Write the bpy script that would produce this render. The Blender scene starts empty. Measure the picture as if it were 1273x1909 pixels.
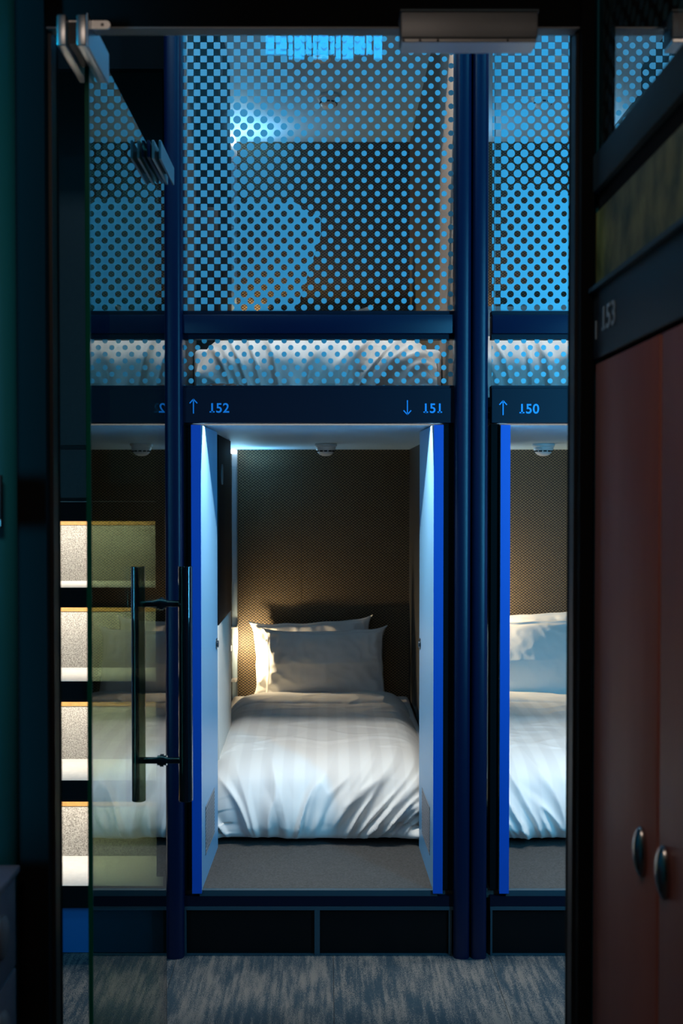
import bpy, bmesh, math, random
from mathutils import Vector, Matrix, noise
from math import pi, sin, cos, radians, exp

C = bpy.context.scene.collection
SC = bpy.context.scene
F, PX0, PY0, CH = 1940.0, 610.0, 954.0, 1.5
PITCH = radians(1.15)

# ---------------------------------------------------------------- camera
cd = bpy.data.cameras.new('camera')
cam = bpy.data.objects.new('camera', cd)
C.objects.link(cam)
cam.location = (0, 0, CH)
cam.rotation_euler = (pi / 2 - PITCH, 0, 0)
cd.sensor_fit = 'VERTICAL'
cd.sensor_height = 36.0
cd.sensor_width = 24.0
cd.lens = F / 1909 * 36
cd.shift_x = (1273 / 2 - PX0) / 1909
cd.clip_start = 0.05
cd.dof.use_dof = True
cd.dof.focus_distance = 3.75
cd.dof.aperture_fstop = 4.5
SC.camera = cam

# ---------------------------------------------------------------- world, view
w = bpy.data.worlds.new('world')
SC.world = w
w.use_nodes = True
w.node_tree.nodes['Background'].inputs[0].default_value = (0.01, 0.03, 0.06, 1)
w.node_tree.nodes['Background'].inputs[1].default_value = 0.0
SC.view_settings.view_transform = 'Standard'
SC.view_settings.look = 'None'
SC.view_settings.exposure = 0.0
SC.view_settings.gamma = 1.0
SC.view_settings.use_curve_mapping = False
SC.cycles.max_bounces = 10
SC.cycles.transparent_max_bounces = 24
SC.cycles.glossy_bounces = 5
SC.cycles.sample_clamp_indirect = 4.0


def area(name, loc, size, power, color, rot=(0, 0, 0), sy=None, spread=180):
    l = bpy.data.lights.new(name, 'AREA')
    l.energy = power
    l.color = color
    l.shape = 'RECTANGLE'
    l.size = size
    l.size_y = sy or size
    l.spread = radians(spread)
    o = bpy.data.objects.new(name, l)
    C.objects.link(o)
    o.location = loc
    o.rotation_euler = rot
    return o


def point(name, loc, power, color, r=0.03):
    l = bpy.data.lights.new(name, 'POINT')
    l.energy = power
    l.color = color
    l.shadow_soft_size = r
    o = bpy.data.objects.new(name, l)
    C.objects.link(o)
    o.location = loc
    return o


# corridor lamps: cold blue ceiling lighting; stronger towards the right-hand end
area('corridor_ceiling_lamp', (1.25, 2.15, 3.84), 0.5, 13, (0.08, 0.60, 1.0), (radians(14), radians(22), 0), 0.3)
area('corridor_ceiling_lamp', (-0.75, 2.3, 3.84), 0.5, 13, (0.40, 0.74, 1.0), (radians(14), 0, 0), 0.3)
# low wall lamp beside the doorway, on the corridor side
area('corridor_wall_lamp', (1.35, 1.935, 1.75), 0.10, 34, (0.08, 0.56, 1.0), (radians(90), 0, radians(4)), 1.6)
area('corridor_wall_lamp', (-1.35, 1.935, 1.40), 0.07, 5, (0.12, 0.60, 1.0), (radians(90), 0, radians(-4)), 1.9)  # unseen left lamp, added for blue ceilings and bright lines on the pull bars
# dim light of the locker room the camera stands in
area('locker_room_lamp', (-0.35, 0.2, 2.75), 0.5, 8.0, (1.0, 0.78, 0.64), (0, radians(-14), 0), 0.5)
area('teal_wall_lamp', (-1.02, 1.50, 1.45), 0.06, 4.5, (0.0, 0.50, 0.9), (radians(90), 0, radians(-55)), 2.4, spread=34)


# ---------------------------------------------------------------- helpers
def W(px, py, Y):
    """point of the photograph (px, py) at depth Y"""
    a = (PY0 - py) / F
    t = math.atan(a) - PITCH
    x = (px - PX0) / F * Y / (cos(PITCH) - 0) * (cos(PITCH) + sin(PITCH) * 0)
    z = CH + Y * math.tan(t)
    d = Y * cos(PITCH) - (z - CH) * sin(PITCH)
    return ((px - PX0) / F * d, Y, z)


def X(px, Y):
    return (px - PX0) / F * Y


def Z(py, Y):
    return W(PX0, py, Y)[2]


def box(bm, x0, x1, y0, y1, z0, z1):
    vs = [bm.verts.new((x, y, z)) for x in (x0, x1) for y in (y0, y1) for z in (z0, z1)]
    for f in ((0, 1, 3, 2), (4, 6, 7, 5), (0, 4, 5, 1), (2, 3, 7, 6), (0, 2, 6, 4), (1, 5, 7, 3)):
        bm.faces.new([vs[i] for i in f])
    return vs


def bev(bm, w, seg=2):
    bmesh.ops.bevel(bm, geom=list(bm.edges), offset=w, segments=seg, affect='EDGES', profile=0.5, clamp_overlap=True)


def bb(*boxes, b=0.0, seg=2):
    bm = bmesh.new()
    for q in boxes:
        box(bm, *q)
    if b:
        bev(bm, b, seg)
    return bm


def cyl(bm, p0, p1, r, r1=None, n=24):
    p0, p1 = Vector(p0), Vector(p1)
    d = p1 - p0
    m = Matrix.Translation((p0 + p1) / 2) @ d.to_track_quat('Z', 'Y').to_matrix().to_4x4()
    return bmesh.ops.create_cone(bm, cap_ends=True, segments=n, radius1=r, radius2=r if r1 is None else r1, depth=d.length, matrix=m)


def lathe(bm, prof, c, axis='Z', n=32):
    rings = []
    for r, h in prof:
        ring = []
        for i in range(n):
            a = 2 * pi * i / n
            ring.append(bm.verts.new((c[0] + r * cos(a), c[1] + r * sin(a), c[2] + h)))
        rings.append(ring)
    for a, b in zip(rings[:-1], rings[1:]):
        for i in range(n):
            bm.faces.new((a[i], a[(i + 1) % n], b[(i + 1) % n], b[i]))
    bm.faces.new(rings[0])
    bm.faces.new(list(reversed(rings[-1])))


def root(name, loc, label, cat, group=None):
    o = bpy.data.objects.new(name, None)
    C.objects.link(o)
    o.location = loc
    o.empty_display_size = 0.05
    o['label'] = label
    o['category'] = cat
    if group:
        o['group'] = group
    return o


def rloc(p):
    while p.parent:
        p = p.parent
    return Vector(p.location)


def obj(name, bm, mat, parent=None, smooth=False, label=None, loc=None):
    me = bpy.data.meshes.new(name)
    bmesh.ops.recalc_face_normals(bm, faces=bm.faces)
    bm.to_mesh(me)
    bm.free()
    if parent is not None:
        me.transform(Matrix.Translation(-rloc(parent)))
    elif loc is not None:
        me.transform(Matrix.Translation(-Vector(loc)))
    if smooth:
        me.polygons.foreach_set('use_smooth', [True] * len(me.polygons))
        if smooth != 'all':
            me.set_sharp_from_angle(angle=radians(40))
    o = bpy.data.objects.new(name, me)
    C.objects.link(o)
    if mat:
        me.materials.append(mat)
    if parent is not None:
        o.parent = parent
    elif loc is not None:
        o.location = loc
    if label:
        o['label'] = label
    return o


def tag(o, label, cat, group=None):
    o['label'] = label
    o['category'] = cat
    if group:
        o['group'] = group
    return o


def struct(name, bm, mat, label=None, parent=None):
    o = obj(name, bm, mat, parent)
    if parent is None:
        o['kind'] = 'structure'
    if label:
        o['label'] = label
    return o


def dup(r, loc, label=None):
    c = r.copy()
    C.objects.link(c)
    c.location = loc
    if label:
        c['label'] = label
    for ch in list(r.children):
        d = ch.copy()
        C.objects.link(d)
        d.parent = c
        for g in list(ch.children):
            e = g.copy()
            C.objects.link(e)
            e.parent = d
    return c


# ---------------------------------------------------------------- materials
def mat(name, col, rough=0.5, metal=0.0, spec=0.5, noise_amt=0.0, scale=30, bump=0.0, emis=None, estr=0.0, coat=0.0, col2=None, stretch=(1, 1, 1)):
    m = bpy.data.materials.new(name)
    m.use_nodes = True
    nt = m.node_tree
    b = nt.nodes['Principled BSDF']
    b.inputs['Base Color'].default_value = (*col, 1)
    b.inputs['Roughness'].default_value = rough
    b.inputs['Metallic'].default_value = metal
    b.inputs['Specular IOR Level'].default_value = spec
    b.inputs['Coat Weight'].default_value = coat
    if emis:
        b.inputs['Emission Color'].default_value = (*emis, 1)
        b.inputs['Emission Strength'].default_value = estr
    if noise_amt or bump:
        g = nt.nodes.new('ShaderNodeNewGeometry')
        mp = nt.nodes.new('ShaderNodeMapping')
        mp.inputs['Scale'].default_value = stretch
        nt.links.new(g.outputs['Position'], mp.inputs['Vector'])
        n = nt.nodes.new('ShaderNodeTexNoise')
        n.inputs['Scale'].default_value = scale
        n.inputs['Detail'].default_value = 5
        nt.links.new(mp.outputs[0], n.inputs['Vector'])
        if noise_amt:
            r = nt.nodes.new('ShaderNodeValToRGB')
            r.color_ramp.elements[0].position = 0.3
            r.color_ramp.elements[1].position = 0.7
            c2 = col2 or tuple(min(1, c * (1 + noise_amt)) for c in col)
            c1 = col if col2 else tuple(c * (1 - noise_amt) for c in col)
            r.color_ramp.elements[0].color = (*c1, 1)
            r.color_ramp.elements[1].color = (*c2, 1)
            nt.links.new(n.outputs['Fac'], r.inputs['Fac'])
            nt.links.new(r.outputs['Color'], b.inputs['Base Color'])
        if bump:
            bp = nt.nodes.new('ShaderNodeBump')
            bp.inputs['Strength'].default_value = bump
            bp.inputs['Distance'].default_value = 0.002
            nt.links.new(n.outputs['Fac'], bp.inputs['Height'])
            nt.links.new(bp.outputs['Normal'], b.inputs['Normal'])
    return m


class E:
    """tiny expression builder for math nodes"""
    def __init__(s, nt, v):
        s.nt, s.v = nt, v

    def op(s, o, *a):
        n = s.nt.nodes.new('ShaderNodeMath')
        n.operation = o
        for i, q in enumerate((s,) + a):
            q = q.v if isinstance(q, E) else q
            if isinstance(q, (int, float)):
                n.inputs[i].default_value = q
            else:
                s.nt.links.new(q, n.inputs[i])
        return E(s.nt, n.outputs[0])

    def __add__(s, o): return s.op('ADD', o)
    def __sub__(s, o): return s.op('SUBTRACT', o)
    def __mul__(s, o): return s.op('MULTIPLY', o)
    def __truediv__(s, o): return s.op('DIVIDE', o)
    def lt(s, o): return s.op('LESS_THAN', o)
    def gt(s, o): return s.op('GREATER_THAN', o)
    def clamp(s):
        r = s.op('MAXIMUM', 0.0)
        return r.op('MINIMUM', 1.0)
    def mixto(s, b, f): return s + (b - s) * f if isinstance(b, E) else s + (s * -1 + b) * f


LAT = 24.82 / 583.0


def glass(name, tint=(1, 1, 1), print_mode=None, rough=0.0, pxo=0.0, refl=1.0):
    """thin clear slab; optional halftone print baked on the face that looks to the corridor"""
    m = bpy.data.materials.new(name)
    m.use_nodes = True
    nt = m.node_tree
    nt.nodes.remove(nt.nodes['Principled BSDF'])
    out = nt.nodes['Material Output']
    g = nt.nodes.new('ShaderNodeNewGeometry')
    d = nt.nodes.new('ShaderNodeVectorMath')
    d.operation = 'DOT_PRODUCT'
    nt.links.new(g.outputs['Normal'], d.inputs[0])
    nt.links.new(g.outputs['Incoming'], d.inputs[1])
    c = E(nt, d.outputs['Value']).op('ABSOLUTE')
    fres = (c * -1 + 1).op('POWER', 5.0) * 0.96 + 0.04
    fres = (fres * refl)
    tr = nt.nodes.new('ShaderNodeBsdfTransparent')
    tr.inputs[0].default_value = (*tint, 1)
    gl = nt.nodes.new('ShaderNodeBsdfGlossy')
    gl.inputs['Roughness'].default_value = rough
    gl.inputs['Color'].default_value = (1, 1, 1, 1)
    mx = nt.nodes.new('ShaderNodeMixShader')
    fres = fres.op('MINIMUM', 0.75)
    nt.links.new(fres.v, mx.inputs[0])
    nt.links.new(gl.outputs[0], mx.inputs[2])
    base = tr
    if print_mode:
        sp = nt.nodes.new('ShaderNodeSeparateXYZ')
        nt.links.new(g.outputs['Position'], sp.inputs[0])
        if print_mode == 'side':
            x = E(nt, sp.outputs['Y'])
        else:
            x = E(nt, sp.outputs['X'])
        z = E(nt, sp.outputs['Z'])
        x0, z0 = X(468, 3.34), Z(473, 3.34)
        if print_mode == 'side':
            x0 = 0.0
        # nearest print lattice point: two interleaved square grids
        def dist(ox, oz):
            fx = ((x - (x0 + ox)) / LAT)
            fz = ((z - (z0 + oz)) / LAT)
            fx = fx - fx.op('ROUND')
            fz = fz - fz.op('ROUND')
            return (fx * fx + fz * fz).op('SQRT')
        h = LAT / 2
        d1 = dist(0, 0).op('MINIMUM', dist(h, h))
        d2 = dist(h, 0).op('MINIMUM', dist(0, h))
        if print_mode == 'strip':
            mask = d1.lt(0.195)
        elif print_mode == 'side':
            mask = d1.lt(0.27)
        else:
            px = (x / 3.34) * F + PX0
            py = (z - CH) / 3.34 * -F + 915.0
            if print_mode == 'main':
                cx, cy, rx, ry = 468, 492, 122, 120
                t = ((px - 430) / 190).clamp()
                r1 = t * -0.095 + 0.30
                t2 = ((px - 430) / 120).clamp()
                r2 = t2 * -0.03 + 0.255
                chk = px.lt(432)
            else:
                cx, cy, rx, ry = 985, 575, 190, 224
                t = ((px - 910) / 150).clamp()
                r1 = t * -0.03 + 0.305
                t2 = ((px - 930) / 120).clamp()
                r2 = t2 * -0.055 + 0.262
                chk = px.lt(934)
            ex = (px - cx) / rx
            ey = (py - cy) / ry
            # the print's big shape: jagged where it cuts the lattice
            if print_mode == 'main':
                xb = ((py - 440).op('MAXIMUM', 0.0)) * -0.33 + 598
                yt = ((px - 540).op('MAXIMUM', 0.0)) * 0.6 + 374
                mesh = (px - xb).lt(0.0) * (py - yt).gt(0.0)
            else:
                mesh = (ex * ex + ey * ey).lt(1.0)
            top_chk = ((py - 190) / 60).lt(0.0) * px.lt(540 if print_mode == 'main' else 1100)
            dots = d1.lt(r1)
            holes = d2.gt(r2)
            sq = (d1 - d2).lt(-0.012)
            sq_round = (d1.lt(0.318)) * sq
            body = dots + (holes - dots) * mesh
            c2 = chk.op('MAXIMUM', top_chk)
            mask = body + (sq_round - body) * c2
        # only on the face that looks towards the corridor
        sn = nt.nodes.new('ShaderNodeSeparateXYZ')
        nt.links.new(g.outputs['True Normal'], sn.inputs[0])
        bf = E(nt, g.outputs['Backfacing'])
        side = E(nt, sn.outputs['X' if print_mode == 'side' else 'Y'])
        sgn = (bf * -2 + 1) * side
        mask = mask * sgn.lt(-0.5)
        # faces seen from behind (true normal is flipped towards the viewer)
        df = nt.nodes.new('ShaderNodeBsdfPrincipled')
        df.inputs['Base Color'].default_value = (0.30, 0.58, 0.68, 1) if print_mode != 'side' else (0.05, 0.16, 0.2, 1)
        df.inputs['Roughness'].default_value = 0.45
        mm = nt.nodes.new('ShaderNodeMixShader')
        nt.links.new(mask.v, mm.inputs[0])
        nt.links.new(tr.outputs[0], mm.inputs[1])
        nt.links.new(df.outputs[0], mm.inputs[2])
        base = mm
    nt.links.new(base.outputs[0], mx.inputs[1])
    nt.links.new(mx.outputs[0], out.inputs['Surface'])
    return m


def emit(name, col, s):
    m = bpy.data.materials.new(name)
    m.use_nodes = True
    nt = m.node_tree
    nt.nodes.remove(nt.nodes['Principled BSDF'])
    e = nt.nodes.new('ShaderNodeEmission')
    e.inputs[0].default_value = (*col, 1)
    e.inputs[1].default_value = s
    nt.links.new(e.outputs[0], nt.nodes['Material Output'].inputs[0])
    return m


def carpet_mat(name='carpet_pile', seed=0.0):
    m = bpy.data.materials.new(name)
    m.use_nodes = True
    nt = m.node_tree
    b = nt.nodes['Principled BSDF']
    b.inputs['Roughness'].default_value = 0.95
    b.inputs['Specular IOR Level'].default_value = 0.1
    g = nt.nodes.new('ShaderNodeNewGeometry')

    def nz(sc, scale, det, off):
        mp = nt.nodes.new('ShaderNodeMapping')
        mp.inputs['Scale'].default_value = sc
        mp.inputs['Location'].default_value = (off, off * 0.7, seed)
        nt.links.new(g.outputs['Position'], mp.inputs['Vector'])
        n = nt.nodes.new('ShaderNodeTexNoise')
        n.inputs['Scale'].default_value = scale
        n.inputs['Detail'].default_value = det
        nt.links.new(mp.outputs[0], n.inputs['Vector'])
        return E(nt, n.outputs['Fac'])
    streak = nz((1, 0.10, 1), 72, 5, 1.3)
    patch = nz((1, 0.45, 1), 9, 4, 4.1)
    fine = nz((1, 1, 1), 420, 2, 0.0)
    v = streak * 0.62 + patch * 0.48 + (fine - 0.5) * 0.9 - 0.05
    rp = nt.nodes.new('ShaderNodeValToRGB')
    rp.color_ramp.elements[0].position = 0.47
    rp.color_ramp.elements[0].color = (0.022, 0.040, 0.055, 1)
    rp.color_ramp.elements[1].position = 0.59
    rp.color_ramp.elements[1].color = (0.135, 0.128, 0.118, 1)
    nt.links.new(v.v, rp.inputs[0])
    nt.links.new(rp.outputs[0], b.inputs['Base Color'])
    bp = nt.nodes.new('ShaderNodeBump')
    bp.inputs['Strength'].default_value = 0.8
    bp.inputs['Distance'].default_value = 0.004
    nt.links.new(fine.v, bp.inputs['Height'])
    nt.links.new(bp.outputs[0], b.inputs['Normal'])
    return m


def wallpaper_mat():
    m = bpy.data.materials.new('woven_wallpaper')
    m.use_nodes = True
    nt = m.node_tree
    b = nt.nodes['Principled BSDF']
    b.inputs['Roughness'].default_value = 0.55
    g = nt.nodes.new('ShaderNodeNewGeometry')
    sp = nt.nodes.new('ShaderNodeSeparateXYZ')
    nt.links.new(g.outputs['Position'], sp.inputs[0])
    x = E(nt, sp.outputs['X']) + E(nt, sp.outputs['Y'])
    z = E(nt, sp.outputs['Z'])
    a = 0.0188
    hgt = 0.0145
    # little woven diamonds in offset rows
    fx = x / a
    fz = z / hgt
    c1 = (fx * (2 * pi)).op('COSINE') * (fz * (2 * pi)).op('COSINE')
    c2 = (fx * (4 * pi)).op('SINE').op('ABSOLUTE') * 0.5
    v = c1 * 0.5 + 0.42 + c2 * 0.4
    n = nt.nodes.new('ShaderNodeTexNoise')
    n.inputs['Scale'].default_value = 160
    nt.links.new(g.outputs['Position'], n.inputs['Vector'])
    v = v + (E(nt, n.outputs['Fac']) - 0.5) * 0.7
    rp = nt.nodes.new('ShaderNodeValToRGB')
    rp.color_ramp.elements[0].position = 0.35
    rp.color_ramp.elements[0].color = (0.009, 0.006, 0.004, 1)
    rp.color_ramp.elements[1].position = 0.95
    rp.color_ramp.elements[1].color = (0.26, 0.185, 0.09, 1)
    nt.links.new(v.v, rp.inputs[0])
    nt.links.new(rp.outputs[0], b.inputs['Base Color'])
    bp = nt.nodes.new('ShaderNodeBump')
    bp.inputs['Strength'].default_value = 0.5
    bp.inputs['Distance'].default_value = 0.002
    nt.links.new(v.v, bp.inputs['Height'])
    nt.links.new(bp.outputs[0], b.inputs['Normal'])
    return m


def duvet_mat():
    m = bpy.data.materials.new('striped_white_cotton')
    m.use_nodes = True
    nt = m.node_tree
    b = nt.nodes['Principled BSDF']
    b.inputs['Roughness'].default_value = 0.75
    b.inputs['Specular IOR Level'].default_value = 0.2
    b.inputs['Sheen Weight'].default_value = 0.15
    g = nt.nodes.new('ShaderNodeNewGeometry')
    sp = nt.nodes.new('ShaderNodeSeparateXYZ')
    nt.links.new(g.outputs['Position'], sp.inputs[0])
    x = E(nt, sp.outputs['X'])
    s = ((x / 0.082) * (2 * pi)).op('SINE')
    s = (s * 6).op('ARCTANGENT') * 0.33 + 0.5
    # sateen stripe only on the main panel, not on the folded-back head end
    y = E(nt, sp.outputs['Y'])
    k = ((y * -1 + 4.92) / 0.06).clamp()
    s = s * k
    mx = nt.nodes.new('ShaderNodeMix')
    mx.data_type = 'RGBA'
    nt.links.new(s.v, mx.inputs[0])
    mx.inputs[6].default_value = (0.80, 0.80, 0.77, 1)
    mx.inputs[7].default_value = (0.73, 0.725, 0.70, 1)
    nt.links.new(mx.outputs[2], b.inputs['Base Color'])
    return m


M = {}
M['black'] = mat('black_paint', (0.006, 0.006, 0.007), 0.5, bump=0.05, scale=200)
M['black_matte'] = mat('matte_black_paint', (0.003, 0.0035, 0.004), 0.9, spec=0.15, bump=0.05, scale=200)
M['navy'] = mat('navy_powder_coat', (0.0018, 0.008, 0.036), 0.36, spec=0.35, bump=0.04, scale=300)
M['navy_dark'] = mat('dark_navy_powder_coat', (0.001, 0.0035, 0.016), 0.55, spec=0.25, bump=0.04, scale=300)
M['blue_edge'] = mat('cobalt_door_edge', (0.003, 0.105, 0.60), 0.5, bump=0.02, scale=300)
M['blue_face'] = mat('pale_blue_laminate', (0.15, 0.38, 0.62), 0.38, bump=0.02, scale=300)
M['ceiling_blue_lit'] = mat('white_panel_lit_blue', (0.36, 0.53, 0.66), 0.6, bump=0.05, scale=150)  # white panels; the blue light on them is put into the colour
M['cream'] = mat('cream_laminate', (0.74, 0.72, 0.66), 0.5, noise_amt=0.04, scale=14, stretch=(1, 8, 1))
M['tan'] = mat('tan_fabric_panel', (0.30, 0.22, 0.16), 0.8, noise_amt=0.15, scale=200)
M['dark_panel'] = mat('dark_brown_laminate', (0.008, 0.007, 0.005), 0.6, noise_amt=0.25, scale=60)
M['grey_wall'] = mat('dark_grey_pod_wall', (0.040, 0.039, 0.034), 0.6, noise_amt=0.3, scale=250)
M['sill'] = mat('grey_carpeted_sill', (0.045, 0.045, 0.043), 0.8, noise_amt=0.35, scale=160, bump=0.4)
M['alu'] = mat('brushed_aluminium', (0.55, 0.56, 0.56), 0.35, metal=1.0, bump=0.05, scale=400)
M['grey_metal'] = mat('grey_anodised_metal', (0.20, 0.21, 0.22), 0.5, metal=0.5, bump=0.05, scale=400)
M['grey_frame'] = mat('blue_grey_frame_paint', (0.032, 0.062, 0.080), 0.5, bump=0.03, scale=300)
M['chrome'] = mat('black_polished_steel', (0.006, 0.010, 0.016), 0.07, metal=0.0, spec=1.0, coat=0.6, bump=0.01, scale=50)
M['plastic'] = mat('white_plastic', (0.75, 0.75, 0.74), 0.4, bump=0.01, scale=50)
M['plastic_dark'] = mat('dark_vent_slots', (0.02, 0.02, 0.02), 0.6, bump=0.01, scale=50)
M['pillow'] = mat('white_pillow_cotton', (0.82, 0.82, 0.80), 0.8, spec=0.2, bump=0.15, scale=90)
M['sheet'] = mat('white_sheet_cotton', (0.78, 0.78, 0.77), 0.8, spec=0.2, bump=0.15, scale=90)
M['duvet'] = duvet_mat()
M['wallpaper'] = wallpaper_mat()
M['carpet'] = carpet_mat()
M['stair_carpet'] = mat('speckled_beige_carpet', (0.34, 0.32, 0.29), 0.95, spec=0.1, noise_amt=0.55, scale=260, bump=0.9)
M['stair_tread'] = mat('pale_tread_board', (0.66, 0.65, 0.62), 0.6, noise_amt=0.05, scale=60)
M['amber_wood_glow'] = mat('amber_plywood_and_glow', (0.36, 0.19, 0.05), 0.6, noise_amt=0.15, scale=60)  # plywood of the undersides, also the painted glow on the risers
M['blue_paint'] = mat('blue_riser_paint', (0.008, 0.15, 0.40), 0.45, bump=0.03, scale=200)
M['teal_wall'] = mat('teal_wall_paint', (0.01, 0.30, 0.42), 0.6, bump=0.1, scale=180)
M['red'] = mat('dark_red_laminate', (0.28, 0.092, 0.070), 0.5, spec=0.2, noise_amt=0.06, scale=25, stretch=(1, 1, .2), bump=0.02)
M['purple_grey'] = mat('purple_grey_laminate', (0.20, 0.19, 0.23), 0.5, noise_amt=0.1, scale=25)
M['olive'] = mat('olive_marbled_film', (0.06, 0.07, 0.015), 0.55, noise_amt=0.2, scale=16, col2=(0.30, 0.29, 0.085), stretch=(1, 1.6, .9))
M['black_glass'] = mat('black_gloss_panel', (0.003, 0.003, 0.0035), 0.5, spec=0.2, bump=0.01, scale=50)
M['letter'] = mat('blue_lettering_film', (0.04, 0.42, 1.0), 0.5, bump=0.01, scale=50)
M['letter_grey'] = mat('grey_lettering_film', (0.35, 0.42, 0.46), 0.5, bump=0.01, scale=50)
M['plaster'] = mat('dark_corridor_paint', (0.03, 0.035, 0.045), 0.8, bump=0.1, scale=120)
M['door_glass'] = glass('tinted_door_glass', (0.52, 0.60, 0.47))
M['handle_steel'] = mat('worn_handle_steel', (0.42, 0.42, 0.42), 0.22, metal=1.0, bump=0.02, scale=300)
M['steel_blue'] = mat('satin_steel_plate', (0.45, 0.50, 0.55), 0.3, metal=1.0, bump=0.02, scale=300)
M['grille'] = mat('grey_grille_metal', (0.34, 0.36, 0.40), 0.5, metal=0.2, bump=0.02, scale=300)
M['green_edge'] = mat('green_glass_edge', (0.0, 0.14, 0.09), 0.15, emis=None, bump=0.01, scale=50)
M['print_main'] = glass('halftone_printed_glass', print_mode='main')
M['print_right'] = glass('halftone_printed_glass_right', print_mode='right')
M['print_strip'] = glass('dotted_strip_glass', print_mode='strip')
M['print_side'] = glass('halftone_printed_glass_side', tint=(.6, .6, .6), print_mode='side', refl=3.2)
M['slat'] = mat('pale_blue_slats', (0.55, 0.72, 0.84), 0.5, bump=0.02, scale=80)
M['led_cool'] = emit('cool_led_lens', (0.85, 0.95, 1.0), 3.0)
M['led_warm'] = emit('warm_led_lens', (1.0, 0.80, 0.50), 3.0)
M['sign_lit'] = emit('blue_lit_sign_face', (0.0, 0.42, 1.0), 15.0)
M['lamp_lens'] = emit('blue_lamp_diffuser', (0.12, 0.5, 1.0), 2.0)

# ---------------------------------------------------------------- room shell
YP = 3.33           # plane of the pod fronts
YD = 1.815          # plane of the glass door opening
PITCHX = 0.986      # pod to pod
XD0, XD1 = X(113, 1.87), X(1057, 1.87)
ZH = Z(50, 1.79)      # underside of the header

fl = struct('floor', bb((-3.0, 3.0, -1.3, 5.6, -0.05, -0.004)), M['plaster'], 'concrete floor slab under the carpet tiles')
random.seed(3)
for i in range(-4, 4):
    for j in range(0, 4):
        x0, y0 = i * 0.5 + 0.02, 1.86 + j * 0.5
        if x0 < -1.9 or x0 > 1.9:
            continue
        y1 = min(y0 + 0.4985, YP + 0.55)
        obj('carpet_tile', bb((x0, x0 + 0.4985, y0, y1, -0.004, 0.004 + random.uniform(-.0004, .0004))), M['carpet'], fl)
for i in range(-2, 2):
    for j in range(0, 5):
        obj('carpet_tile', bb((i * 0.5, i * 0.5 + 0.4985, -0.66 + j * 0.5, -0.66 + j * 0.5 + 0.4985, -0.004, 0.004)), M['carpet'], fl)

struct('ceiling', bb((-3.0, 3.0, 1.86, 5.7, 3.90, 4.0)), M['plaster'], 'dark corridor ceiling high above the pods')
struct('ceiling_locker_room', bb((-1.2, 1.6, -1.3, 1.80, 2.90, 3.0)), M['black_matte'])
struct('wall_left', bb((-3.1, -3.0, 1.86, 5.7, -0.05, 4.0)), M['plaster'])
struct('wall_right', bb((3.0, 3.1, 1.86, 5.7, -0.05, 4.0)), M['plaster'])
struct('wall_back', bb((-3.0, 3.0, 5.60, 5.7, -0.05, 4.0)), M['plaster'])
struct('wall_rear', bb((-1.2, 1.6, -1.4, -1.3, -0.05, 3.0)), M['black_matte'])
struct('wall_locker_room_left', bb((-1.2, -1.1, -1.3, 1.80, -0.05, 3.0)), M['teal_wall'])
struct('wall_locker_room_right', bb((1.5, 1.6, -1.3, 1.80, -0.05, 3.0)), M['black_matte'])
# wall that holds the glass door
FJ = X(40, 1.80)
struct('wall_front', bb((-3.0, FJ, 1.80, 1.86, -0.05, 4.0), (0.46, 3.0, 1.80, 1.86, -0.05, 4.0), (FJ, 0.46, 1.80, 1.86, ZH + 0.16, 4.0)), M['teal_wall'])
struct('door_1', bb((FJ, XD0, 1.775, 1.87, 0, ZH + 0.22), (XD1, 0.4525, 1.775, 1.87, 0, ZH + 0.22), (XD0, XD1, 1.79, 1.816, ZH + 0.0005, ZH + 0.22)), M['black_matte'],
       'black frame of the glass door opening')
struct('trim_1', bb((XD0 + 0.0005, XD1 - 0.0005, 1.7885, 1.8165, ZH - 0.003, ZH), b=0.0005), M['grey_metal'], 'grey metal strip under the door header')
struct('trim_2', bb((XD0, XD0 + 0.006, 1.80, 1.83, 0, ZH - 0.002)), M['black'], 'thin grey seal down the left door jamb')
struct('trim_3', bb((XD1 - 0.005, XD1, 1.80, 1.83, 0, ZH - 0.002)), M['black'], 'thin grey seal down the right door jamb')
bm = bmesh.new()
cyl(bm, (-0.583, 1.803, -0.01), (-0.583, 1.803, 2.89), 0.052, n=64)
o = struct('trim_9', bm, M['teal_wall'], 'rounded teal wall corner at the left edge')
o.data.polygons.foreach_set('use_smooth', [len(p.vertices) == 4 for p in o.data.polygons])
# skin of black over the teal wall above the header on the locker room side
struct('trim_4', bb((FJ, 0.46, 1.78, 1.80, ZH + 0.2, 2.89)), M['black_matte'], 'black panel over the door header')

# ---------------------------------------------------------------- glass door
gd = root('glass_door', (-0.4285, 1.84, 0), 'open frameless glass door with tall tubular steel pull handle', 'door')
GX = -0.4285
obj('glass_pane', bb((GX - 0.004, GX + 0.004, 1.874, 2.725, 0.012, ZH + 0.026)), M['door_glass'], gd, label='tinted tempered glass')
obj('edge_strip', bb((GX - 0.0042, GX + 0.0042, 1.870, 1.874, 0.012, ZH + 0.026)), M['green_edge'], gd, label='green polished pivot edge')
obj('edge_strip', bb((GX - 0.0042, GX + 0.0042, 2.725, 2.728, 0.012, ZH + 0.026)), M['navy_dark'], gd)
p = obj('hinge_fitting', bb((GX + 0.007, GX + 0.024, 1.762, 1.925, ZH - 0.043, ZH + 0.010), (GX - 0.026, GX - 0.010, 1.762, 1.925, ZH - 0.043, ZH + 0.010), b=0.003), M['alu'], gd, True, label='brushed metal clamp at the pivot corner')
obj('cover_plate', bb((GX + 0.0242, GX + 0.028, 1.761, 1.927, ZH - 0.045, ZH + 0.012), b=0.0015), M['steel_blue'], p)
obj('cover_plate', bb((GX - 0.0095, GX + 0.0065, 1.775, 1.872, ZH - 0.035, ZH + 0.002)), M['black'], p)
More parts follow.
